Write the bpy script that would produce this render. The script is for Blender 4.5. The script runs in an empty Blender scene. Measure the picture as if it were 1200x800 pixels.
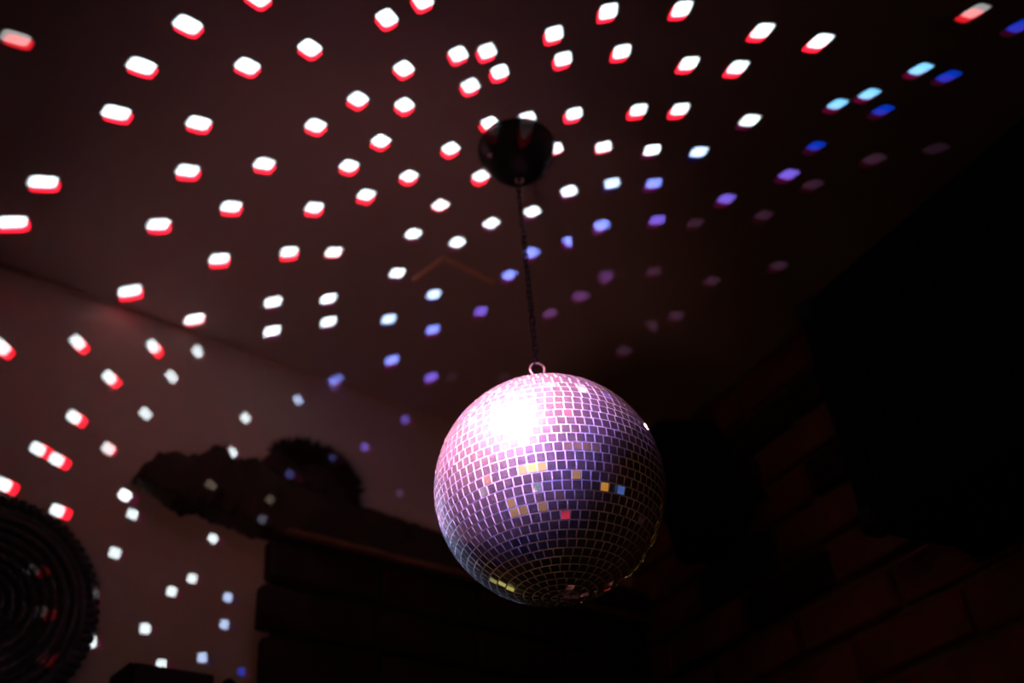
import bpy, bmesh, math, random
from math import sin, cos, pi, radians, sqrt, atan2
from mathutils import Vector, Matrix, noise

rnd = random.Random(7)
SC = bpy.context.scene
COL = SC.collection

# ------------------------------------------------------------------ camera
CAM = Vector((0, 0, 1.5))
Fw = Vector((0.0, 0.80901699, 0.58778525))
Up = Vector((0.08715574, -0.58554855, 0.80593844))
Rt = Vector((0.9961947, 0.05122886, -0.07051048))
cd = bpy.data.cameras.new('camera'); cam = bpy.data.objects.new('camera', cd); COL.objects.link(cam)
cam.matrix_world = Matrix(((Rt.x, Up.x, -Fw.x, CAM.x), (Rt.y, Up.y, -Fw.y, CAM.y), (Rt.z, Up.z, -Fw.z, CAM.z), (0, 0, 0, 1)))
cd.sensor_width = 36; cd.lens = 35.01; cd.clip_start = 0.02; cd.clip_end = 60
cd.dof.use_dof = True; cd.dof.focus_distance = 1.17; cd.dof.aperture_fstop = 2.2
SC.camera = cam

# ------------------------------------------------------------------ world, exposure
w = bpy.data.worlds.new('dark_club'); SC.world = w; w.use_nodes = True
w.node_tree.nodes['Background'].inputs[0].default_value = (0.6, 0.3, 0.3, 1)
w.node_tree.nodes['Background'].inputs[1].default_value = 0.0004
vs = SC.view_settings
SC.display_settings.display_device = 'sRGB'
vs.view_transform = 'Standard'; vs.look = 'None'; vs.exposure = 0.0; vs.gamma = 1.0; vs.use_curve_mapping = False
SC.cycles.use_denoising = True
SC.cycles.caustics_reflective = False; SC.cycles.caustics_refractive = False
SC.cycles.use_light_tree = True

# ------------------------------------------------------------------ room lamps
H = 2.7506                                   # ceiling height
B = Vector((0.03213, 1.16646, 2.10626))      # centre of the mirror ball
SRC = Vector((-0.332, -0.757, 0.562)).normalized()   # towards the pin spot that lights it

def lamp(name, kind, loc, energy, color, radius=0.05, aim=None, angle=None, blend=0.1):
    d = bpy.data.lights.new(name, kind); d.energy = energy; d.color = color
    d.shadow_soft_size = radius
    if kind == 'SPOT':
        d.spot_size = angle; d.spot_blend = blend
    o = bpy.data.objects.new(name, d); COL.objects.link(o); o.location = loc
    if aim is not None:
        o.rotation_euler = (Vector(aim) - Vector(loc)).to_track_quat('-Z', 'Y').to_euler()
    return o

pin = B + SRC * 1.0
# pink pin spot on the ceiling just outside the frame, its blue diode a little wider
lamp('pin_spot', 'SPOT', pin, 900, (1.0, 0.37, 0.50), 0.048, B + Rt * -0.046 + Up * 0.04, radians(15.4), 0.03)
lamp('pin_spot_blue', 'SPOT', pin + Vector((0.05, -0.1, -0.24)), 105, (0.20, 0.20, 1.0), 0.015, B + Rt * -0.015 - Up * 0.008, radians(17.4), 0.1)
# unseen pink fill added to brighten the corner to the left of the ball
lamp('fill_wash', 'SPOT', (-0.3, 0.1, 1.5), 7.6, (1.0, 0.40, 0.40), 0.10, (-0.27, 1.78, 2.85), radians(46), 1.0)
# unseen cold, warm and violet spots added to tint the edges of the ball
lamp('edge_fill_spot', 'SPOT', B + Rt * -0.92 + Up * 0.02, 110, (0.5, 0.6, 1.0), 0.03, B + Rt * -0.1 - Up * 0.05, radians(11), 0.3)
lamp('edge_fill_spot', 'SPOT', B + Rt * 0.9 - Up * 0.18 + Fw * 0.04, 26, (1.0, 0.5, 0.08), 0.03, B + Rt * 0.1 - Up * 0.02, radians(13), 0.6)
lamp('violet_fill_spot', 'SPOT', (0.75, 0.35, 2.6), 22, (0.75, 0.4, 1.0), 0.03, B + Rt * 0.05 + Up * 0.11, radians(11.5), 0.6)
# warm lamp in the room to the right of the camera
lamp('warm_lamp', 'POINT', (1.25, 0.1, 1.7), 0.11, (1.0, 0.5, 0.16), 0.06)
# the lit bar shelf behind the camera that the mirror tiles pick up
def strip(loc, sx, sy, e, col):
    d = bpy.data.lights.new('bar_strip', 'AREA'); d.shape = 'RECTANGLE'; d.size = sx; d.size_y = sy; d.energy = e; d.color = col; d.spread = radians(50)
    o = bpy.data.objects.new('bar_strip', d); COL.objects.link(o); o.location = loc
    o.rotation_euler = (B - Vector(loc)).to_track_quat('-Z', 'Y').to_euler()
strip(B + Vector((-0.27, -0.955, -0.097)) * 2.3, 0.95, 0.26, 0.135, (1.0, 0.42, 0.04))
strip(B + Vector((0.40, -0.88, 0.235)) * 2.0, 1.5, 0.30, 0.026, (1.0, 0.45, 0.05))
for dx, dy, dz, t, col, e, r in (
        (-0.884, -0.467, -0.023, 1.5, (1.0, 0.36, 0.05), 0.26, 0.10), (-0.559, -0.596, -0.577, 1.5, (1.0, 0.50, 0.06), 0.22, 0.12),
        (-0.499, -0.562, -0.659, 1.4, (1.0, 0.50, 0.06), 0.14, 0.11), (-0.192, -0.681, -0.706, 1.4, (1.0, 0.5, 0.06), 0.12, 0.11),
        (0.423, -0.871, -0.250, 2.0, (1.0, 0.48, 0.06), 0.26, 0.13), (0.777, -0.548, -0.310, 1.5, (1.0, 0.42, 0.05), 0.22, 0.10),
        (0.259, -0.739, 0.622, 0.80, (1.0, 0.08, 0.08), 0.10, 0.05), (0.341, -0.665, 0.665, 0.80, (1.0, 0.08, 0.08), 0.09, 0.05),
        (0.845, -0.533, 0.041, 1.2, (1.0, 0.06, 0.05), 0.16, 0.07), (0.159, -0.536, -0.829, 1.4, (1.0, 0.04, 0.08), 0.07, 0.055),
        (-0.210, -0.880, -0.426, 2.0, (0.35, 0.8, 0.75), 0.15, 0.12), (-0.925, -0.340, -0.168, 1.6, (0.6, 0.7, 0.7), 0.14, 0.09),
        (0.893, -0.322, -0.313, 1.2, (0.15, 0.3, 1.0), 0.10, 0.08), (-0.954, 0.201, -0.222, 1.2, (0.8, 0.95, 1.0), 0.16, 0.06),
        (0.60, -0.70, -0.40, 1.7, (0.8, 0.25, 0.05), 0.03, 0.14), (0.1, -0.80, -0.58, 1.7, (0.8, 0.4, 0.05), 0.03, 0.13)):
    lamp('tile_fill_spot', 'SPOT', B + Vector((dx, dy, dz)).normalized() * t, e, col, r, B, 2.2 * math.atan(0.15 / t), 0.4)  # unseen coloured spots, added so that chosen tiles light up
lamp('low_fill_spot', 'SPOT', B + Vector((-0.427, 0.734, -0.528)) * 0.74, 0.22, (0.85, 0.75, 0.2), 0.10, B - Up * 0.06, radians(30), 0.5)  # unseen yellowish spot, added for glimmers on the ball's lower tiles

# beams thrown by single tiles of the ball: kind, where the white beam lands, where its red fringe lands (mm)
BEAMS = [
 ('WR',-428,874,2751,-429,884,2751), ('wr',-677,871,2751,-676,881,2751), ('WR',-518,938,2751,-519,949,2751),
 ('WR',-363,955,2751,-365,965,2751), ('WR',-263,932,2751,-265,943,2751), ('WR',-587,1021,2751,-587,1033,2751),
 ('WR',-468,1056,2751,-470,1068,2751), ('WR',-286,1082,2751,-288,1094,2751), ('WR',-759,1152,2751,-760,1166,2751),
 ('WR',-517,1155,2751,-519,1169,2751), ('WR',-388,1155,2751,-390,1168,2751), ('WR',-851,1239,2751,-851,1254,2751),
 ('WR',-607,1276,2751,-609,1291,2751), ('WR',-470,1248,2751,-472,1262,2751), ('WR',-328,1268,2751,-331,1282,2751),
 ('WR',-529,1380,2751,-532,1396,2751), ('WR',-398,1378,2751,-401,1394,2751), ('Wr',-317,1389,2751,-319,1395,2751),
 ('WR',-721,1449,2751,-723,1467,2751), ('Wr',-629,1552,2751,-630,1560,2751), ('W',-463,1520,2751,-467,1538,2751),
 ('W',-488,1613,2751,-492,1632,2751), ('W',-354,1524,2751,-358,1543,2751), ('W',-369,1598,2751,-373,1617,2751),
 ('WR',-317,838,2751,-319,848,2751), ('WR',-141,892,2751,-144,902,2751), ('WR',-85,867,2751,-89,877,2751),
 ('WR',-43,967,2751,-47,977,2751), ('WR',1,966,2751,-4,977,2751), ('WR',-129,985,2751,-132,995,2751),
 ('WR',-30,1029,2751,-34,1040,2751), ('WR',18,1007,2751,13,1018,2751), ('WR',-209,1036,2751,-213,1048,2751),
 ('WR',-138,1056,2751,-141,1068,2751), ('WR',-187,1127,2751,-191,1139,2751), ('WR',-74,1157,2751,-78,1170,2751),
 ('WR',-5,1109,2751,-10,1121,2751), ('WR',57,1105,2751,52,1117,2751), ('WR',134,1105,2751,128,1116,2751),
 ('WR',117,993,2751,112,1004,2751), ('WR',104,945,2751,99,955,2751), ('WR',185,914,2751,180,923,2751),
 ('WR',208,989,2751,202,999,2751), ('WR',240,1109,2751,233,1121,2751), ('WR',309,1115,2751,302,1127,2751),
 ('WR',295,921,2751,289,930,2751), ('WR',315,1023,2751,308,1033,2751), ('WR',-249,1176,2751,-252,1189,2751),
 ('WR',-152,1212,2751,-156,1225,2751), ('WR',-232,1248,2751,-236,1262,2751), ('WR',-29,1227,2751,-33,1240,2751),
 ('Wr',-106,1290,2751,-108,1295,2751), ('Wr',101,1178,2751,99,1183,2751), ('Wr',184,1184,2751,182,1189,2751),
 ('W',268,1201,2751,261,1214,2751), ('W',125,1283,2751,119,1297,2751), ('W',57,1327,2751,52,1342,2751),
 ('W',-19,1349,2751,-24,1364,2751), ('W',-164,1359,2751,-168,1374,2751), ('W',-86,1392,2751,-91,1408,2751),
 ('W',-209,1465,2751,-214,1482,2751), ('Wb',-147,1540,2751,-152,1558,2751), ('Wb',-247,1607,2751,-252,1626,2751),
 ('Wb',201,1273,2751,194,1287,2751), ('B',276,1282,2751,269,1296,2751), ('B',185,1380,2751,178,1395,2751),
 ('B',127,1415,2751,121,1431,2751), ('D',289,1379,2751,282,1394,2751), ('B',52,1440,2751,46,1456,2751),
 ('B',6,1500,2751,0,1517,2751), ('D',-58,1608,2751,-64,1627,2751), ('B',-162,1655,2751,-167,1674,2751),
 ('P',146,1586,2751,139,1604,2751), ('P',198,1529,2751,191,1546,2751), ('P',84,1634,2751,77,1653,2751),
 ('F',292,1528,2751,284,1545,2751), ('F',349,1681,2751,340,1700,2751), ('F',295,1712,2751,287,1732,2751),
 ('WR',423,973,2751,416,983,2751), ('WR',518,1002,2751,510,1012,2751), ('wr',750,971,2751,740,981,2751),
 ('WR',394,1039,2751,387,1050,2751), ('d',833,1006,2751,823,1016,2751), ('Wc',695,1075,2751,685,1086,2751),
 ('d',746,1095,2751,737,1105,2751), ('Wc',622,1118,2751,613,1129,2751), ('Wc',573,1134,2751,565,1146,2751),
 ('d',654,1156,2751,645,1168,2751), ('W',429,1153,2751,421,1165,2751), ('Wb',350,1215,2751,343,1228,2751),
 ('d',555,1225,2751,547,1238,2751), ('D',519,1289,2751,510,1302,2751), ('D',413,1338,2751,405,1353,2751),
 ('F',667,1269,2751,658,1282,2751), ('f',773,1257,2751,763,1269,2751), ('F',568,1320,2751,559,1334,2751),
 ('F',490,1391,2751,482,1406,2751), ('F',362,1396,2751,355,1411,2751), ('F',543,1544,2751,534,1560,2751),
 ('F',413,1574,2751,404,1591,2751), ('WR',-891,1369,2580,-883,1377,2572), ('WR',-801,1451,2639,-792,1459,2630),
 ('WR',-699,1543,2685,-690,1552,2675), ('W',-633,1603,2708,-624,1612,2698), ('WR',-751,1497,2586,-741,1506,2579),
 ('W',-666,1574,2631,-655,1583,2623), ('WR',-785,1466,2484,-774,1476,2479), ('W',-693,1548,2533,-681,1559,2528),
 ('WR',-819,1435,2405,-807,1446,2402), ('WR',-794,1457,2394,-782,1468,2390), ('Wr',-734,1512,2441,-729,1516,2440),
 ('W',-547,1681,2590,-533,1693,2585), ('Wb',-463,1757,2673,-450,1769,2667), ('B',-395,1807,2751,-401,1829,2751),
 ('W',-562,1668,2505,-547,1681,2502), ('WR',-847,1409,2326,-836,1420,2323), ('WR',-780,1470,2303,-768,1481,2300),
 ('W',-650,1506,2346,-638,1518,2343), ('w',-571,1578,2385,-558,1590,2381), ('B',-451,1687,2456,-436,1701,2452),
 ('B',-383,1749,2520,-367,1763,2516), ('w',-482,1659,2388,-468,1672,2384), ('Wb',-527,1699,2359,-513,1712,2355),
 ('W',-688,1553,2328,-675,1565,2324), ('W',-576,1655,2318,-562,1667,2315), ('W',-702,1541,2251,-690,1552,2247),
 ('W',-598,1635,2235,-584,1647,2231), ('W',-623,1613,2204,-610,1624,2200), ('Wb',-546,1682,2214,-532,1695,2210),
 ('Wb',-547,1681,2164,-533,1694,2159), ('W',-649,1588,2132,-637,1600,2127), ('Wb',-572,1659,2100,-559,1671,2095),
 ('wr',-788,1442,2185,-777,1453,2181), ('wr',-770,1459,2120,-759,1469,2116), ('R',-760,1468,2048,-749,1478,2043),
 ('W',-711,1512,2166,-699,1523,2162), ('W',-699,1523,2097,-687,1534,2093), ('W',-623,1612,2077,-610,1624,2073),
 ('d',-517,1708,2087,-503,1720,2083), ('f',-490,1732,2088,-477,1745,2083), ('D',-339,1869,2610,-322,1885,2607),
 ('D',-260,1941,2716,-243,1956,2711), ('P',-272,1930,2523,-254,1946,2520), ('D',-186,1830,2751,-192,1852,2751),
 ('B',-262,1751,2751,-267,1773,2751), ('F',243,1792,2751,235,1813,2751), ('F',-410,1805,2421,-393,1820,2417),
 ('F',-321,1885,2441,-304,1901,2438), ('f',-438,1779,2233,-423,1793,2228), ('f',-25,1858,2751,-32,1881,2751),
 ('f',-142,1836,2751,-149,1859,2751),
]

def light_group():
    g = bpy.data.node_groups.new('beam_shape', 'ShaderNodeTree')
    for nm, st in (('m1', 'NodeSocketVector'), ('m2', 'NodeSocketVector'), ('red_shift', 'NodeSocketVector'), ('white', 'NodeSocketColor'), ('red', 'NodeSocketColor'), ('soft', 'NodeSocketFloat')):
        g.interface.new_socket(nm, in_out='INPUT', socket_type=st)
    g.interface.new_socket('shader', in_out='OUTPUT', socket_type='NodeSocketShader')
    N, L = g.nodes, g.links
    gi, go = N.new('NodeGroupInput'), N.new('NodeGroupOutput')
    tc = N.new('ShaderNodeTexCoord'); sp = N.new('ShaderNodeSeparateXYZ'); L.new(tc.outputs['Normal'], sp.inputs[0])
    ab = N.new('ShaderNodeMath'); ab.operation = 'ABSOLUTE'; L.new(sp.outputs[2], ab.inputs[0])
    cb = N.new('ShaderNodeCombineXYZ')
    for k in (0, 1):
        dv = N.new('ShaderNodeMath'); dv.operation = 'DIVIDE'; L.new(sp.outputs[k], dv.inputs[0]); L.new(ab.outputs[0], dv.inputs[1]); L.new(dv.outputs[0], cb.inputs[k])
    lo = N.new('ShaderNodeMath'); lo.operation = 'SUBTRACT'; lo.inputs[0].default_value = 1.0; L.new(gi.outputs['soft'], lo.inputs[1])
    hi = N.new('ShaderNodeMath'); hi.operation = 'ADD'; hi.inputs[0].default_value = 1.0; L.new(gi.outputs['soft'], hi.inputs[1])
    def mask(vec):
        r = []
        for m in ('m1', 'm2'):
            d = N.new('ShaderNodeVectorMath'); d.operation = 'DOT_PRODUCT'; L.new(vec, d.inputs[0]); L.new(gi.outputs[m], d.inputs[1])
            p = N.new('ShaderNodeMath'); p.operation = 'ABSOLUTE'; L.new(d.outputs['Value'], p.inputs[0])
            q = N.new('ShaderNodeMath'); q.operation = 'POWER'; L.new(p.outputs[0], q.inputs[0]); q.inputs[1].default_value = 4.0
            r.append(q.outputs[0])
        mx = N.new('ShaderNodeMath'); mx.operation = 'ADD'; L.new(r[0], mx.inputs[0]); L.new(r[1], mx.inputs[1])
        rt = N.new('ShaderNodeMath'); rt.operation = 'POWER'; L.new(mx.outputs[0], rt.inputs[0]); rt.inputs[1].default_value = 0.25
        mr = N.new('ShaderNodeMapRange'); mr.interpolation_type = 'SMOOTHSTEP'
        L.new(rt.outputs[0], mr.inputs['Value']); L.new(lo.outputs[0], mr.inputs['From Min']); L.new(hi.outputs[0], mr.inputs['From Max'])
        mr.inputs['To Min'].default_value = 1; mr.inputs['To Max'].default_value = 0
        return mr.outputs['Result']
    sh = N.new('ShaderNodeVectorMath'); sh.operation = 'SUBTRACT'; L.new(cb.outputs[0], sh.inputs[0]); L.new(gi.outputs['red_shift'], sh.inputs[1])
    e = []
    for vec, c in ((cb.outputs[0], 'white'), (sh.outputs[0], 'red')):
        em = N.new('ShaderNodeEmission'); L.new(gi.outputs[c], em.inputs[0]); L.new(mask(vec), em.inputs[1]); e.append(em)
    ad = N.new('ShaderNodeAddShader'); L.new(e[0].outputs[0], ad.inputs[0]); L.new(e[1].outputs[0], ad.inputs[1])
    L.new(ad.outputs[0], go.inputs[0])
    return g

BG = light_group()
KIND = {   # white lobe colour, red fringe colour, brightness
    'WR': ((0.68, 1.0, 1.1), (1.25, 0.012, 0.04), 2.7), 'Wr': ((0.70, 1.0, 1.10), (0.5, 0.01, 0.03), 2.7),
    'wr': ((0.42, 0.5, 0.52), (0.9, 0.015, 0.03), 0.85), 'R': ((0.2, 0.1, 0.1), (0.8, 0.02, 0.03), 0.5),
    'W': ((0.70, 1.0, 1.10), (0.02, 0.0, 0.01), 3.0), 'w': ((0.75, 0.85, 0.75), (0, 0, 0), 0.7),
    'Wb': ((0.50, 0.80, 1.3), (0, 0, 0.02), 2.2), 'Wc': ((0.20, 0.72, 1.25), (0.07, 0.0, 0.02), 1.4),
    'B': ((0.20, 0.32, 1.25), (0.04, 0, 0.03), 1.6), 'D': ((0.19, 0.14, 0.95), (0.04, 0.0, 0.02), 1.0),
    'd': ((0.0, 0.06, 1.0), (0.04, 0.0, 0.02), 0.62), 'P': ((0.10, 0.04, 0.16), (0.02, 0, 0.01), 0.9),
    'F': ((0.055, 0.025, 0.055), (0.015, 0, 0.005), 0.5), 'f': ((0.03, 0.014, 0.03), (0.0, 0, 0.0), 0.4)}
BEAM_POWER = 32.0; C0 = Vector((0.25264, 2.40477, 0)); NL = Vector((0.67106, -0.74140, 0))
for kind, tx, ty, tz, rx, ry, rz in BEAMS:
    T = Vector((tx, ty, tz)) / 1000; Tr = Vector((rx, ry, rz)) / 1000
    n = (SRC + (T - B).normalized()).normalized()          # the tile that mirrors the pin spot towards T
    P = B + n * 0.1545
    out = T - P; d = out.length; out.normalize()
    wc, rc, k = KIND[kind]
    if tz < 2740 and kind in ('W', 'Wr', 'Wb'): k *= 0.66
    if (T - C0).dot(NL) > 0.04: k *= 2.4                    # the few beams that land on the dark timber are strong ones
    ld = bpy.data.lights.new('reflected_beam', 'SPOT'); ld.shadow_soft_size = 0.0; ld.spot_blend = 0.0; ld.spot_size = radians(11)
    lo = bpy.data.objects.new('reflected_beam', ld); COL.objects.link(lo)
    e1 = Vector((0, 0, 1)).cross(n).normalized(); e2 = n.cross(e1)
    X = (e1 - out * e1.dot(out)).normalized(); Z = -out; Y = Z.cross(X)
    lo.matrix_world = Matrix(((X.x, Y.x, Z.x, P.x), (X.y, Y.y, Z.y, P.y), (X.z, Y.z, Z.z, P.z), (0, 0, 0, 1)))
    half = (0.0092 + 0.0066 * d) / d
    if kind in ('d', 'Wc', 'wr'): half *= 0.84
    a = Vector((e1.dot(X), e1.dot(Y))) * half; b = Vector((e2.dot(X), e2.dot(Y))) * half
    b *= max(1.0, 0.8 / max(b.length / half, 1e-3))        # the lens-like source keeps thin beams from closing
    f_ = 0.25 if tz > 2740 else 0.9                         # beams of finite sources are rounder than the tile's footprint
    pa = Vector((-a.y, a.x)); pa *= (1 if pa.dot(b) > 0 else -1)
    b = b.lerp(pa, f_)
    det = a.x * b.y - a.y * b.x
    m1 = (b.y / det, -b.x / det, 0); m2 = (-a.y / det, a.x / det, 0)
    dr = (Tr - P); rs = (0.78 * dr.dot(X) / -dr.dot(Z), 0.78 * dr.dot(Y) / -dr.dot(Z), 0)
    ld.spot_size = 2 * math.atan((half * 1.8 + math.hypot(rs[0], rs[1]))) 
    ld.energy = BEAM_POWER * k * d * d / max(0.35, abs(out.z) if tz > 2740 else 0.7)
    ld.use_nodes = True; nt = ld.node_tree; nt.nodes.clear()
    gn = nt.nodes.new('ShaderNodeGroup'); gn.node_tree = BG; ou = nt.nodes.new('ShaderNodeOutputLight'); nt.links.new(gn.outputs[0], ou.inputs[0])
    gn.inputs['m1'].default_value = m1; gn.inputs['m2'].default_value = m2; gn.inputs['red_shift'].default_value = rs
    gn.inputs['white'].default_value = (*wc, 1); gn.inputs['red'].default_value = (*rc, 1); gn.inputs['soft'].default_value = 0.16

# ------------------------------------------------------------------ helpers
def tag(o, label=None, cat=None, group=None, kind=None):
    if label: o['label'] = label
    if cat: o['category'] = cat
    if group: o['group'] = group
    if kind: o['kind'] = kind
    return o
def empty(name, loc=(0, 0, 0), rot=(0, 0, 0)):
    o = bpy.data.objects.new(name, None); o.empty_display_size = 0.05; COL.objects.link(o); o.location = loc; o.rotation_euler = rot; return o
def link(name, me, parent=None, mat=None):
    o = bpy.data.objects.new(name, me); COL.objects.link(o)
    if mat and not me.materials: me.materials.append(mat)
    if parent: o.parent = parent
    return o
def obj(name, bm, mat, parent=None, smooth=False):
    me = bpy.data.meshes.new(name); bmesh.ops.recalc_face_normals(bm, faces=bm.faces); bm.to_mesh(me); bm.free()
    if smooth:
        for p in me.polygons: p.use_smooth = True
    return link(name, me, parent, mat)
def box(bm, lo, hi, bevel=0.0, seg=1):
    r = bmesh.ops.create_cube(bm, size=1)
    vs = r['verts']
    for v in vs:
        v.co = Vector([lo[i] + (v.co[i] + 0.5) * (hi[i] - lo[i]) for i in range(3)])
    if bevel:
        es = list({e for v in vs for e in v.link_edges})
        bmesh.ops.bevel(bm, geom=es, offset=bevel, segments=seg, affect='EDGES', profile=0.5)
def lathe(bm, prof, n=48, axis='z'):
    rings = []
    for r, z in prof:
        if r < 1e-6: rings.append([bm.verts.new((0, 0, z))])
        else: rings.append([bm.verts.new((r * cos(2 * pi * k / n), r * sin(2 * pi * k / n), z)) for k in range(n)])
    for a, b in zip(rings, rings[1:]):
        for k in range(n):
            k2 = (k + 1) % n
            if len(a) == 1 and len(b) == 1: continue
            if len(a) == 1: bm.faces.new((a[0], b[k], b[k2]))
            elif len(b) == 1: bm.faces.new((a[k], b[0], a[k2]))
            else: bm.faces.new((a[k], b[k], b[k2], a[k2]))
def tube(bm, pts, r, n=8, closed=False):
    pts = [Vector(p) for p in pts]; m = len(pts); rings = []
    ref = None
    for i in range(m):
        if closed: t = (pts[(i + 1) % m] - pts[i - 1]).normalized()
        else: t = (pts[min(i + 1, m - 1)] - pts[max(i - 1, 0)]).normalized()
        if ref is None: ref = t.orthogonal().normalized()
        ref = (ref - t * ref.dot(t)).normalized(); s = t.cross(ref)
        rr = r[i] if isinstance(r, (list, tuple)) else r
        rings.append([bm.verts.new(pts[i] + (ref * cos(2 * pi * k / n) + s * sin(2 * pi * k / n)) * rr) for k in range(n)])
    for i in range(m if closed else m - 1):
        a, b = rings[i], rings[(i + 1) % m]
        for k in range(n): bm.faces.new((a[k], a[(k + 1) % n], b[(k + 1) % n], b[k]))
    if not closed:
        bm.faces.new(rings[0][::-1]); bm.faces.new(rings[-1])

def material(name, base, rough=0.6, metal=0.0, spec=0.5, var=0.0, scale=12.0, bump=0.0, bscale=60.0, coord='Object'):
    m = bpy.data.materials.new(name); m.use_nodes = True; nt = m.node_tree; N, L = nt.nodes, nt.links
    p = N['Principled BSDF']; p.inputs['Base Color'].default_value = (*base, 1); p.inputs['Roughness'].default_value = rough
    p.inputs['Metallic'].default_value = metal; p.inputs['Specular IOR Level'].default_value = spec
    tc = N.new('ShaderNodeTexCoord')
    if var:
        no = N.new('ShaderNodeTexNoise'); no.inputs['Scale'].default_value = scale; no.inputs['Detail'].default_value = 5
        L.new(tc.outputs[coord], no.inputs['Vector'])
        cr = N.new('ShaderNodeValToRGB'); cr.color_ramp.elements[0].position = 0.3; cr.color_ramp.elements[1].position = 0.7
        cr.color_ramp.elements[0].color = (*[c * (1 - var) for c in base], 1); cr.color_ramp.elements[1].color = (*[min(1, c * (1 + var)) for c in base], 1)
        L.new(no.outputs['Fac'], cr.inputs[0]); L.new(cr.outputs[0], p.inputs['Base Color'])
    if bump:
        n2 = N.new('ShaderNodeTexNoise'); n2.inputs['Scale'].default_value = bscale; n2.inputs['Detail'].default_value = 4
        L.new(tc.outputs[coord], n2.inputs['Vector'])
        b = N.new('ShaderNodeBump'); b.inputs['Strength'].default_value = bump; b.inputs['Distance'].default_value = 0.01
        L.new(n2.outputs['Fac'], b.inputs['Height']); L.new(b.outputs[0], p.inputs['Normal'])
    return m

M_ceil = material('painted_ceiling', (0.50, 0.42, 0.40), 0.9, spec=0.1, var=0.04, scale=3, bump=0.05, bscale=30)
M_plaster = material('pale_plaster', (0.55, 0.44, 0.41), 0.9, spec=0.1, var=0.05, scale=4, bump=0.08, bscale=25)
M_floor = material('dark_floor', (0.005, 0.004, 0.004), 0.5, var=0.2, scale=8)
M_dark = material('dark_room_wall', (0.07, 0.045, 0.045), 0.8, var=0.2, scale=5)
M_brick = material('red_brick', (0.15, 0.042, 0.03), 0.85, spec=0.2, var=0.35, scale=9, bump=0.4, bscale=40)
M_brickb = material('dark_brick', (0.028, 0.014, 0.012), 0.9, spec=0.1, var=0.35, scale=11, bump=0.5, bscale=40)  # darker brick for the chimney and a few bricks of the right wall
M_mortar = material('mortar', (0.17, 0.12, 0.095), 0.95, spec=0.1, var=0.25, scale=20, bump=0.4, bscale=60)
M_mortard = material('dark_mortar', (0.02, 0.013, 0.012), 0.95, spec=0.1, var=0.25, scale=20, bump=0.4, bscale=60)  # darker mortar behind the chimney bricks
M_timber = material('old_dark_timber', (0.04, 0.025, 0.02), 0.85, spec=0.2, var=0.4, scale=18, bump=0.7, bscale=35)
M_ledge = material('ledge_lit_tone', (0.20, 0.095, 0.06), 0.8, spec=0.2, var=0.25, scale=25, bump=0.3, bscale=50)  # lighter than the beam, so the colour carries the lit edge
M_black = material('black_vinyl', (0.004, 0.004, 0.0045), 0.85, spec=0.06, var=0.2, scale=90, bump=0.2, bscale=300)
M_grille = material('black_grille', (0.003, 0.003, 0.003), 0.85, spec=0.06, var=0.3, scale=120)
M_blkmetal = material('black_enamel', (0.002, 0.002, 0.002), 0.5, spec=0.12, var=0.1, scale=30)
M_chain = material('dark_chain_steel', (0.02, 0.018, 0.02), 0.38, metal=0.7, var=0.2, scale=60)
M_ring = material('bright_ring_steel', (0.6, 0.5, 0.56), 0.35, metal=0.45, var=0.1, scale=60)
M_wicker = material('dark_wicker', (0.016, 0.008, 0.007), 0.6, spec=0.4, var=0.4, scale=70, bump=0.5, bscale=120)
M_cab = material('dark_red_cabinet', (0.018, 0.006, 0.006), 0.75, spec=0.15, var=0.3, scale=14)
M_cloth = material('black_cloth', (0.008, 0.007, 0.008), 0.95, spec=0.1, var=0.2, scale=40)
M_streak = material('tan_light_streak', (0.75, 0.46, 0.32), 0.7, spec=0.3, var=0.06, scale=20)  # lighter than the ceiling, paints a streak of reflected light
M_fuzz = material('dark_fuzz', (0.036, 0.022, 0.02), 0.9, spec=0.1, var=0.3, scale=50)

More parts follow.
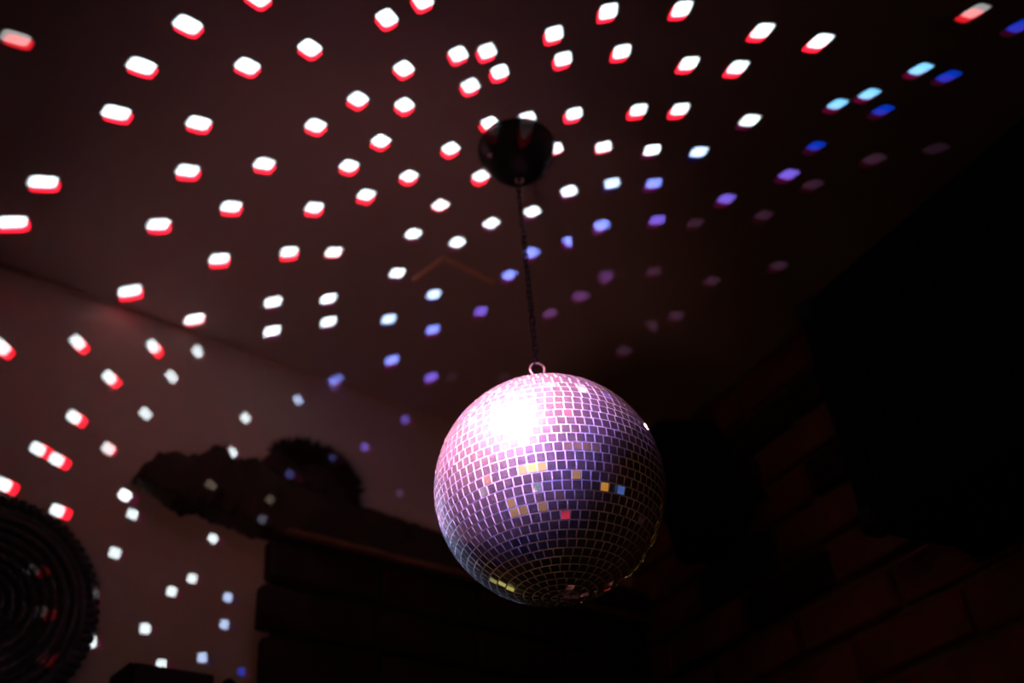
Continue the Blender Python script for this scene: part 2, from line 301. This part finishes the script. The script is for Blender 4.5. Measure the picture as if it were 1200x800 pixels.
def mirror_mat(name):
    m = bpy.data.materials.new(name); m.use_nodes = True; nt = m.node_tree; N, L = nt.nodes, nt.links
    N.clear()
    out = N.new('ShaderNodeOutputMaterial'); mix = N.new('ShaderNodeMixShader'); L.new(mix.outputs[0], out.inputs[0])
    g = N.new('ShaderNodeBsdfGlossy'); g.inputs['Color'].default_value = (0.86, 0.87, 0.88, 1); g.inputs['Roughness'].default_value = 0.03
    d0 = N.new('ShaderNodeBsdfDiffuse'); d0.inputs['Color'].default_value = (0.5, 0.47, 0.48, 1)
    d1 = N.new('ShaderNodeBsdfGlossy'); d1.inputs['Color'].default_value = (0.8, 0.76, 0.78, 1); d1.inputs['Roughness'].default_value = 0.7
    d = N.new('ShaderNodeMixShader'); d.inputs[0].default_value = 0.7; L.new(d0.outputs[0], d.inputs[1]); L.new(d1.outputs[0], d.inputs[2])
    tc = N.new('ShaderNodeTexCoord'); gm = N.new('ShaderNodeNewGeometry')
    no = N.new('ShaderNodeTexNoise'); no.inputs['Scale'].default_value = 260; no.inputs['Detail'].default_value = 5; no.inputs['Roughness'].default_value = 0.7
    L.new(gm.outputs['Position'], no.inputs['Vector'])
    mr = N.new('ShaderNodeMapRange'); mr.inputs['From Min'].default_value = 0.35; mr.inputs['From Max'].default_value = 0.75
    mr.inputs['To Min'].default_value = 0.03; mr.inputs['To Max'].default_value = 0.22
    L.new(no.outputs['Fac'], mr.inputs['Value']); L.new(mr.outputs[0], mix.inputs[0])     # dust and fingerprints
    g2 = N.new('ShaderNodeBsdfGlossy'); g2.inputs['Color'].default_value = (0.8, 0.8, 0.8, 1); g2.inputs['Roughness'].default_value = 0.34
    m2 = N.new('ShaderNodeMixShader'); m2.inputs[0].default_value = 0.035; L.new(g.outputs[0], m2.inputs[1]); L.new(g2.outputs[0], m2.inputs[2])
    L.new(m2.outputs[0], mix.inputs[1]); L.new(d.outputs[0], mix.inputs[2])
    return m
M_mirror = mirror_mat('mirror_glass')
M_grout = material('silvery_glue', (0.80, 0.76, 0.78), 0.58, metal=0.75, spec=0.6, var=0.1, scale=80)

# ------------------------------------------------------------------ room shell
C = Vector((0.25264, 2.40477, 0)); V1 = Vector((-0.74140, -0.67106, 0)); V2 = Vector((0.51043, -0.85992, 0))
aL = atan2(V1.y, V1.x); aR = atan2(V2.y, V2.x)
LW, RW = 4.4, 4.8
P1 = C + V1 * LW; P2 = C + V2 * RW; P3 = C + V1 * LW + V2 * RW
def struct(name, bm, mat): return tag(obj(name, bm, mat), kind='structure')
def slab(z0, z1):
    bm = bmesh.new(); pts = [C, P1, P3, P2]
    cen = (C + P3) / 2
    pts = [cen + (p - cen) * 1.06 for p in pts]
    lo = [bm.verts.new((p.x, p.y, z0)) for p in pts]; hi = [bm.verts.new((p.x, p.y, z1)) for p in pts]
    bm.faces.new(lo); bm.faces.new(hi)
    for k in range(4): bm.faces.new((lo[k], lo[(k + 1) % 4], hi[(k + 1) % 4], hi[k]))
    return bm
struct('floor', slab(-0.1, 0.0), M_floor)
struct('ceiling', slab(H, H + 0.12), M_ceil)
def wall(name, org, ang, length, mat, inner):           # local x along the wall, interior on side inner of local y
    bm = bmesh.new()
    box(bm, (-0.1, 0 if inner < 0 else -0.1, 0), (length + 0.1, 0.1 if inner < 0 else 0, H))
    o = struct(name, bm, mat); o.location = (org.x, org.y, 0); o.rotation_euler = (0, 0, ang); return o
wl = wall('wall_left', C, aL, LW, M_plaster, 1)
wr = wall('wall_right', C, aR, RW, M_mortar, -1)
wall('wall_front', P1, aR, RW, M_dark, 1)
wall('wall_back', P2, aL, LW, M_dark, -1)

def brick_mesh(lx, lz, ly, seed, mat):
    r = random.Random(seed); bm = bmesh.new()
    box(bm, (0, 0, 0), (lx, ly, lz), 0.006, 1)
    for v in bm.verts: v.co += Vector((r.uniform(-1, 1), r.uniform(-1, 1), r.uniform(-1, 1))) * 0.0022
    me = bpy.data.meshes.new('brick'); bmesh.ops.recalc_face_normals(bm, faces=bm.faces); bm.to_mesh(me); bm.free(); me.materials.append(mat)
    return me
# bricks of the right wall, proud of the mortar
BR = [brick_mesh(0.248, 0.078, 0.022, 40 + k, M_brick) for k in range(5)]
BRD = [brick_mesh(0.248, 0.078, 0.022, 60 + k, M_brickb) for k in range(3)]
HALF = [brick_mesh(0.118, 0.078, 0.022, 70 + k, M_brick) for k in range(2)]
z = 2.7506 - 0.018 - 0.078; row = 0
while z > 1.80:
    s = 0.008
    if row % 2:
        o = link('brick', HALF[row % 2], wr); o.location = (s, -0.014 - rnd.random() * 0.006, z); s += 0.13
    while s < 1.75:
        me = rnd.choice(BRD) if rnd.random() < 0.2 else rnd.choice(BR)
        o = link('brick', me, wr); o.location = (s, -0.014 - rnd.random() * 0.006, z + rnd.uniform(-0.002, 0.002)); s += 0.26
    z -= 0.0915; row += 1

# thin plaster bead where the bricks meet the ceiling
bm = bmesh.new(); tube(bm, [(0.02 + 0.04 * k, -0.012 + 0.002 * noise.noise(Vector((k * 0.7, 0, 0))), H - 0.006) for k in range(44)], 0.0075, 6)
o = struct('trim_1', bm, M_mortar); o.location = (C.x, C.y, 0); o.rotation_euler = (0, 0, aR)

def onwall(s, off, z): return C + V1 * s + Vector((0.67106, -0.74140, 0)) * off + Vector((0, 0, z))

# ------------------------------------------------------------------ mirror ball
Rb = 0.15
ball = tag(empty('mirror_ball', B, (0, 0, 0.11)), 'silver mirror ball covered in small square tiles hanging on a dark chain', 'mirror ball')
bm = bmesh.new(); bmesh.ops.create_uvsphere(bm, u_segments=96, v_segments=64, radius=Rb - 0.0004)
obj('core', bm, M_grout, ball, True)
NR = 41; pitch = pi * Rb / NR; tw = pitch - 0.0015
tiles = []
for i in range(NR):
    phi = -pi / 2 + (i + 0.5) * pi / NR
    n = max(5, round(2 * pi * Rb * cos(phi) / pitch)); off = rnd.random()
    width = 2 * pi * Rb * cos(phi) / n - 0.0015
    for k in range(n):
        th = 2 * pi * (k + off) / n
        nrm = Vector((cos(phi) * cos(th), cos(phi) * sin(th), sin(phi)))
        e1 = Vector((-sin(th), cos(th), 0)); e2 = nrm.cross(e1)
        j1, j2 = rnd.gauss(0, 0.015), rnd.gauss(0, 0.015)
        if rnd.random() < 0.06: j1 *= 3; j2 *= 3
        n2 = (nrm + e1 * j1 + e2 * j2).normalized(); f1 = (e1 - n2 * e1.dot(n2)).normalized(); f2 = n2.cross(f1)
        tiles.append((nrm * (Rb - 0.0011), f1, f2, n2, width / tw, nrm))
view = (Matrix.Rotation(-0.11, 3, 'Z') @ (CAM - B)).normalized()
tiles.sort(key=lambda t: -t[5].dot(view))
bm = bmesh.new()
r = bmesh.ops.create_cube(bm, size=1)
for v in r['verts']:
    v.co = Vector((v.co.x * tw, v.co.y * tw, v.co.z * 0.0026))
    if v.co.z > 0: v.co.x *= 0.975; v.co.y *= 0.975
tile_me = bpy.data.meshes.new('mirror_tile'); bm.to_mesh(tile_me); bm.free(); tile_me.materials.append(M_mirror)
tv = [v.co.copy() for v in tile_me.vertices]; tf = [tuple(p.vertices) for p in tile_me.polygons]
V, Fc = [], []
for q, (p, f1, f2, n2, sx, nrm) in enumerate(tiles):
    m = Matrix(((f1.x * sx, f2.x, n2.x, p.x), (f1.y * sx, f2.y, n2.y, p.y), (f1.z * sx, f2.z, n2.z, p.z), (0, 0, 0, 1)))
    if q < 300:
        o = link('mirror_tile', tile_me, ball); o.matrix_local = m
    else:
        b = len(V); V += [tuple(m @ c) for c in tv]; Fc += [tuple(b + a for a in f) for f in tf]
me = bpy.data.meshes.new('mirror_tiles'); me.from_pydata(V, [], Fc); me.materials.append(M_mirror)
tag(link('mirror_tile_field', me, ball), kind='stuff')
bm = bmesh.new(); lathe(bm, [(0, 0.1775), (0.003, 0.1775), (0.0035, 0.160), (0.007, 0.157), (0.013, 0.1545), (0.0165, 0.149), (0.0165, 0.146)], 24)
obj('top_cap', bm, M_ring, ball, True)
bm = bmesh.new(); tube(bm, [(0.0105 * cos(a), 0, 0.1880 + 0.0115 * sin(a)) for a in [2 * pi * k / 28 for k in range(28)]], 0.0016, 8, True)
o = obj('hanging_ring', bm, M_ring, ball, True); o.rotation_euler = (0, 0, 0.15); tag(o, 'small bright steel ring')

# ------------------------------------------------------------------ chain
z0 = B.z + 0.1995 - 0.0035; z1 = H - 0.0805
chain = tag(empty('hanging_chain', (B.x, B.y, z0)), 'thin dark steel chain between the black ceiling rose and the mirror ball', 'chain')
Ltot = z1 - z0; nl = 30; pit = (Ltot) / nl; ll = pit + 0.0058
bm = bmesh.new(); hw = 0.0036; hl = ll / 2 - hw - 0.0
pts = []
for k in range(9): a = pi * k / 8; pts.append((hw * cos(a), 0, hl + hw * sin(a)))
for k in range(9): a = pi + pi * k / 8; pts.append((hw * cos(a), 0, -hl + hw * sin(a)))
tube(bm, pts, 0.0014, 6, True)
me = bpy.data.meshes.new('link'); bmesh.ops.recalc_face_normals(bm, faces=bm.faces); bm.to_mesh(me); bm.free()
for p in me.polygons: p.use_smooth = True
me.materials.append(M_chain)
for k in range(nl):
    o = link('link', me, chain); o.location = (rnd.uniform(-1, 1) * 0.0004, rnd.uniform(-1, 1) * 0.0004, pit * (k + 0.5))
    o.rotation_euler = (rnd.uniform(-0.05, 0.05), rnd.uniform(-0.05, 0.05), (k % 2) * pi / 2 + 0.5 + rnd.uniform(-0.25, 0.25))

# ------------------------------------------------------------------ ceiling rose
rose = tag(empty('ceiling_rose', (B.x + 0.003, B.y, H)), 'black domed ceiling rose that holds the chain of the mirror ball', 'ceiling rose')
bm = bmesh.new()
lathe(bm, [(0, -0.0005), (0.063, -0.0005), (0.0645, -0.004), (0.0635, -0.012), (0.060, -0.022), (0.053, -0.036), (0.045, -0.049), (0.036, -0.060), (0.026, -0.067), (0.014, -0.070), (0, -0.0705)], 64)
obj('dome', bm, M_blkmetal, rose, True)
bm = bmesh.new(); lathe(bm, [(0, -0.069), (0.008, -0.069), (0.0085, -0.072), (0.006, -0.075), (0, -0.0755)], 20); obj('hook_base', bm, M_blkmetal, rose, True)
bm = bmesh.new(); tube(bm, [(0.006 * cos(a), 0, -0.0795 + 0.006 * sin(a)) for a in [2 * pi * k / 20 for k in range(20)]], 0.0014, 6, True); obj('hook', bm, M_ring, rose, True)
for a in (0.5, 0.5 + pi):
    bm = bmesh.new(); bmesh.ops.create_uvsphere(bm, u_segments=10, v_segments=6, radius=0.004); o = obj('screw', bm, M_ring, rose, True); o.location = (0.050 * cos(a), 0.050 * sin(a), -0.0405)

# ------------------------------------------------------------------ L-shaped ceiling strip, a streak of reflected light put into its colour
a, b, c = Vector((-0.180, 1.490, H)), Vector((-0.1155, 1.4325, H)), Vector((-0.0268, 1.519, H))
tr = tag(empty('ceiling_light_streak', b), 'faint tan strip bent in an angle on the ceiling left of the chain, standing in for reflected light', 'light streak')
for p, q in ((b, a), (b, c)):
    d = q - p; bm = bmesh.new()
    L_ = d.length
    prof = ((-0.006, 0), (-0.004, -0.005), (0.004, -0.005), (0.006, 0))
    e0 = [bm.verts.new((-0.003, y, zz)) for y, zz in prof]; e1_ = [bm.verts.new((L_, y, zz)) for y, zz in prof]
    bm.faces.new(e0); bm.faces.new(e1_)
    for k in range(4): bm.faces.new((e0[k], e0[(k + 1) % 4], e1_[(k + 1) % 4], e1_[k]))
    o = obj('streak_arm', bm, M_streak, tr); o.rotation_euler = (0, 0, atan2(d.y, d.x))

# ------------------------------------------------------------------ brick chimney, mantel beam
chim = tag(empty('brick_chimney', onwall(0, 0, 0), (0, 0, aL)), 'dark brick chimney breast with toothed left edge under the mantel beam', 'chimney')
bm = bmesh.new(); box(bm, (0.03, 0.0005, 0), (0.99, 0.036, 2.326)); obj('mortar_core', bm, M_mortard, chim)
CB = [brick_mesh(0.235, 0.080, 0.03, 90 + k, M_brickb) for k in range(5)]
z = 2.324 - 0.082; row = 0
while z > 1.78:
    s = 1.022 + rnd.uniform(-0.004, 0.004) + (0.017 if row % 2 else 0) - 0.235
    first = True
    while s > 0.03:
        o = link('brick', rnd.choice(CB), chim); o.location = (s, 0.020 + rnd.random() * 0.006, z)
        s -= 0.246 if not (first and row % 2) else 0.246
        if first and row % 2 == 0:
            pass
        first = False
    z -= 0.0915; row += 1

def beam_mesh():
    top = [(0.03, 2.412), (0.25, 2.412), (0.45, 2.414), (0.655, 2.418), (0.752, 2.426), (0.844, 2.431), (1.02, 2.437), (1.045, 2.455), (1.06, 2.467), (1.09, 2.463), (1.124, 2.460), (1.138, 2.470), (1.15, 2.473), (1.167, 2.463), (1.19, 2.440), (1.213, 2.430), (1.235, 2.434), (1.259, 2.421), (1.272, 2.408), (1.282, 2.385)]
    bot = [(0.03, 2.330), (0.3, 2.330), (0.6, 2.330), (0.8, 2.330), (1.045, 2.330), (1.06, 2.340), (1.10, 2.345), (1.137, 2.349), (1.20, 2.348), (1.235, 2.358), (1.27, 2.372), (1.282, 2.374)]
    def ev(t, s):
        for (s0, z0), (s1, z1) in zip(t, t[1:]):
            if s <= s1: return z0 + (z1 - z0) * max(0, (s - s0) / (s1 - s0))
        return t[-1][1]
    bm = bmesh.new(); ns = 240; nc = 40; rings = []
    for i in range(ns + 1):
        s = 0.03 + 1.252 * i / ns
        zt, zb = ev(top, s), ev(bot, s)
        k_end = 1 - 0.5 * min(1, max(0, (s - 1.245) / 0.04)) ** 2
        ring = []
        for k in range(nc):
            a = 2 * pi * k / nc
            cx, cy = cos(a), sin(a)
            ex = 0.34
            X = 0.5 + 0.5 * math.copysign(abs(cx) ** ex, cx); Z = 0.5 + 0.5 * math.copysign(abs(cy) ** ex, cy)
            p = Vector((s, 0.002 + X * 0.069 * (1 - 0.12 * (1 - k_end)), zb + Z * (zt - zb)))
            q = Vector((s * 34, p.y * 34, p.z * 34)); amp = 0.004 + 0.007 * min(1, max(0, (s - 0.95) / 0.15))
            dn = noise.noise(q) + 0.7 * noise.noise(q * 2.3) + 0.55 * noise.noise(q * 5.1)
            p.z += dn * amp * (1 if s > 1.0 or cy > 0 else 0.3); p.y = max(0.002, p.y + amp * 0.8 * noise.noise(q + Vector((7, 3, 1))))
            p.x += amp * noise.noise(q * 1.7 + Vector((1, 9, 4))) * (1 if i == ns else 0.4)
            ring.append(bm.verts.new(p))
        rings.append(ring)
    for a, b in zip(rings, rings[1:]):
        for k in range(nc): bm.faces.new((a[k], a[(k + 1) % nc], b[(k + 1) % nc], b[k]))
    bm.faces.new(rings[0]); bm.faces.new(rings[-1])
    return bm
beam = tag(empty('mantel_beam', onwall(0, 0, 0), (0, 0, aL)), 'long rough dark timber mantel beam with ragged left end on the pale wall', 'mantel beam')
obj('beam', beam_mesh(), M_timber, beam, True)
bm = bmesh.new()
prev = None
for i in range(61):
    s = 0.03 + 0.975 * i / 60; j = noise.noise(Vector((s * 14, 0, 0))) * 0.002
    ring = [bm.verts.new((s, y, zz)) for y, zz in ((0.064, 2.326 + j), (0.082 + j, 2.326 + j), (0.083 + j, 2.332 + j), (0.078, 2.337 + j), (0.064, 2.338 + j))]
    if prev:
        for k in range(5): bm.faces.new((prev[k], prev[(k + 1) % 5], ring[(k + 1) % 5], ring[k]))
    else: bm.faces.new(ring)
    prev = ring
bm.faces.new(prev)
tag(obj('ledge_strip', bm, M_ledge, beam), 'paler strip along the lower front edge, lit edge put in its colour')

# rounded thing with a fuzzy crest on the beam
dome = tag(empty('domed_ornament', onwall(0.945, 0.036, 2.444), (0, 0, aL)), 'dark rounded dome with a fuzzy crest resting on the mantel beam', 'ornament')
bm = bmesh.new(); bmesh.ops.create_uvsphere(bm, u_segments=40, v_segments=24, radius=1)
bmesh.ops.delete(bm, geom=[v for v in bm.verts if v.co.z < -0.18], context='VERTS')
for v in bm.verts:
    q = v.co.copy(); v.co = Vector((q.x * 0.113, q.y * 0.031, q.z * 0.103))
    v.co += q * 0.0025 * noise.noise(q * 6)
bmesh.ops.holes_fill(bm, edges=bm.edges)
obj('body', bm, M_fuzz, dome, True)
V, Fc = [], []
for k in range(1300):
    a = rnd.uniform(0.22 * pi, 0.92 * pi); t = rnd.uniform(-1.1, 1.1)
    n = Vector((cos(a) * cos(t), sin(t), sin(a) * cos(t)))
    p = Vector((n.x * 0.111, n.y * 0.030, n.z * 0.101)); l = rnd.uniform(0.010, 0.026)
    d = (n + Vector((rnd.uniform(-.6, .6), rnd.uniform(-.6, .6), rnd.uniform(-.3, .6)))).normalized(); s_ = d.orthogonal().normalized() * 0.002; u_ = d.cross(s_).normalized() * 0.002
    b = len(V); V += [tuple(p + s_), tuple(p - s_ * .5 + u_), tuple(p - s_ * .5 - u_), tuple(p + d * l)]; Fc += [(b, b + 1, b + 3), (b + 1, b + 2, b + 3), (b + 2, b, b + 3)]
me = bpy.data.meshes.new('fuzz'); me.from_pydata(V, [], Fc); me.materials.append(M_fuzz)
tag(link('fuzz', me, dome), kind='stuff')

# ------------------------------------------------------------------ round woven piece on the wall, lower left
bas = tag(empty('woven_wall_plate', onwall(1.479, 0.001, 2.12), (0, 0, aL)), 'round dark woven wall plate with a beaded rope rim at the left edge', 'wall plate')
bm = bmesh.new(); lathe(bm, [(0, 0.012), (0.05, 0.014), (0.10, 0.020), (0.128, 0.026), (0.128, 0.0), (0, 0.0)], 48)
o = obj('dish', bm, M_wicker, bas, True); o.rotation_euler = (-pi / 2, 0, 0)
for k in range(9):
    r0 = 0.014 + k * 0.0138; bm = bmesh.new(); m_ = 72
    tube(bm, [((r0 + 0.0012 * sin(a * (6 + 4 * k))) * cos(a), (r0 + 0.0012 * sin(a * (6 + 4 * k))) * sin(a), 0.0145 + 0.10 * (r0 / 0.13) ** 2 * 0.12 + 0.0012 * cos(a * (6 + 4 * k))) for a in [2 * pi * j / m_ for j in range(m_)]], 0.0058, 6, True)
    o = obj('coil', bm, M_wicker, bas, True); o.rotation_euler = (-pi / 2, 0, 0)
bm = bmesh.new(); box(bm, (-0.011, -0.0065, -0.009), (0.011, 0.0065, 0.009), 0.004, 1)
bead = bpy.data.meshes.new('rim_bead'); bm.to_mesh(bead); bm.free(); bead.materials.append(M_wicker)
rim = bmesh.new(); lathe(rim, [(0.128, 0.0), (0.158, 0.0), (0.160, 0.010), (0.152, 0.020), (0.137, 0.024), (0.128, 0.020), (0.128, 0.0)], 64)
rim = obj('rim', rim, M_wicker, bas, True); rim.rotation_euler = (-pi / 2, 0, 0)
for k in range(72):
    a = 2 * pi * k / 72; o = link('rim_bead', bead, rim); o.location = (0.150 * cos(a), 0.150 * sin(a), 0.018); o.rotation_euler = (0, 0.35, a + 0.5)

bas.scale = (1.11, 1.0, 1.11)
# ------------------------------------------------------------------ cabinet and bundle at the bottom edge
cab = tag(empty('wall_cabinet', onwall(1.0, 0.001, 1.3), (0, 0, aL)), 'dark red-brown cabinet on the wall whose top edge shows at the bottom left', 'cabinet')
bm = bmesh.new(); box(bm, (0.122, 0, 0), (0.262, 0.075, 0.747), 0.003); obj('carcass', bm, M_cab, cab)
bm = bmesh.new(); box(bm, (0.127, 0.0755, 0.005), (0.257, 0.092, 0.742), 0.003); d_ = obj('door', bm, M_cab, cab)
bm = bmesh.new(); lathe(bm, [(0, 0.018), (0.008, 0.016), (0.009, 0.010), (0.004, 0.006), (0.005, 0)], 16); k_ = obj('knob', bm, M_ring, d_, True); k_.location = (0.14, 0.092, 0.35); k_.rotation_euler = (-pi / 2, 0, 0)
bun = tag(empty('cloth_bundle', onwall(1.083, 0.05, 1.73), (0, 0, aL)), 'black rounded cloth bundle hanging beside the dark cabinet', 'bundle')
bm = bmesh.new(); bmesh.ops.create_uvsphere(bm, u_segments=28, v_segments=20, radius=1)
for v in bm.verts:
    q = v.co.copy(); v.co = Vector((q.x * 0.030, q.y * 0.040, 0.16 + q.z * 0.165)); v.co += Vector((q.x, q.y, 0)) * 0.006 * sin(atan2(q.y, q.x) * 7 + q.z * 3)
obj('cloth', bm, M_cloth, bun, True)
bm = bmesh.new(); tube(bm, [(0, -0.049, 0.20), (0, -0.03, 0.20), (0, -0.02, 0.215)], 0.004, 8); obj('hook', bm, M_blkmetal, bun, True)

# ------------------------------------------------------------------ big speaker on the right wall
def onright(s, off, z): return C + V2 * s + Vector((-0.85992, -0.51043, 0)) * off + Vector((0, 0, z))
W, D, HH = 0.64, 0.262, 0.430
sp = tag(empty('wall_speaker', onright(0.986, 0.038, 2.107), (0, 0, aR)), 'large black loudspeaker cabinet mounted on the brick wall at the right', 'speaker')
bm = bmesh.new(); box(bm, (0.004, -D, 0.004), (W, 0, HH - 0.004), 0.006, 2); obj('cabinet', bm, M_black, sp)
bm = bmesh.new(); box(bm, (0.03, -D - 0.006, 0.03), (W - 0.03, -D + 0.001, HH - 0.03), 0.003, 1)
gr = obj('grille', bm, M_grille, sp)
for k in range(11):
    bm = bmesh.new(); x = 0.05 + k * 0.053; box(bm, (x, -D - 0.010, 0.035), (x + 0.006, -D - 0.0055, HH - 0.035)); obj('grille_bar', bm, M_grille, gr)
for x in (0.018, W - 0.018):
    for y in (-D + 0.018, -0.018):
        for zz in (0.018, HH - 0.018):
            bm = bmesh.new(); box(bm, (x - 0.022, y - 0.022, zz - 0.022), (x + 0.022, y + 0.022, zz + 0.022), 0.012, 3); obj('corner_protector', bm, M_blkmetal, sp, True)
bm = bmesh.new(); box(bm, (0.25, 0.0005, 0.10), (0.39, 0.017, 0.33), 0.003); obj('wall_bracket', bm, M_blkmetal, sp)

# small speaker behind the ball
s2 = tag(empty('corner_speaker', (0.3423, 1.8321, 2.4145), (-0.2685, -0.044, 0.1483)), 'small black loudspeaker with tapered back in the corner behind the mirror ball', 'speaker')
bm = bmesh.new(); w_, h_, d_ = 0.150, 0.274, 0.160
vs_ = []
for sy, k, kh in ((-1, 1, 1), (1, 0.70, 0.92)):
    for sx, sz in ((-1, -1), (1, -1), (1, 1), (-1, 1)): vs_.append(bm.verts.new((sx * w_ / 2 * k, sy * d_ / 2, sz * h_ / 2 * kh)))
for f in ((0, 1, 2, 3), (7, 6, 5, 4), (0, 4, 5, 1), (1, 5, 6, 2), (2, 6, 7, 3), (3, 7, 4, 0)): bm.faces.new([vs_[k] for k in f])
bmesh.ops.bevel(bm, geom=list(bm.edges), offset=0.012, segments=3, affect='EDGES')
obj('cabinet', bm, M_black, s2, True)
bm = bmesh.new(); box(bm, (-0.064, -0.087, -0.125), (0.064, -0.079, 0.125), 0.003); obj('grille', bm, M_grille, s2)
# its bracket reaches the right wall
bm = bmesh.new(); pA = s2.matrix_basis.inverted() @ Vector((0.3423 + 0.86 * 0.185, 1.8321 + 0.51 * 0.185, 2.44)); tube(bm, [(0.03, 0.03, 0.02), pA], 0.011, 10); obj('bracket_arm', bm, M_blkmetal, s2, True)
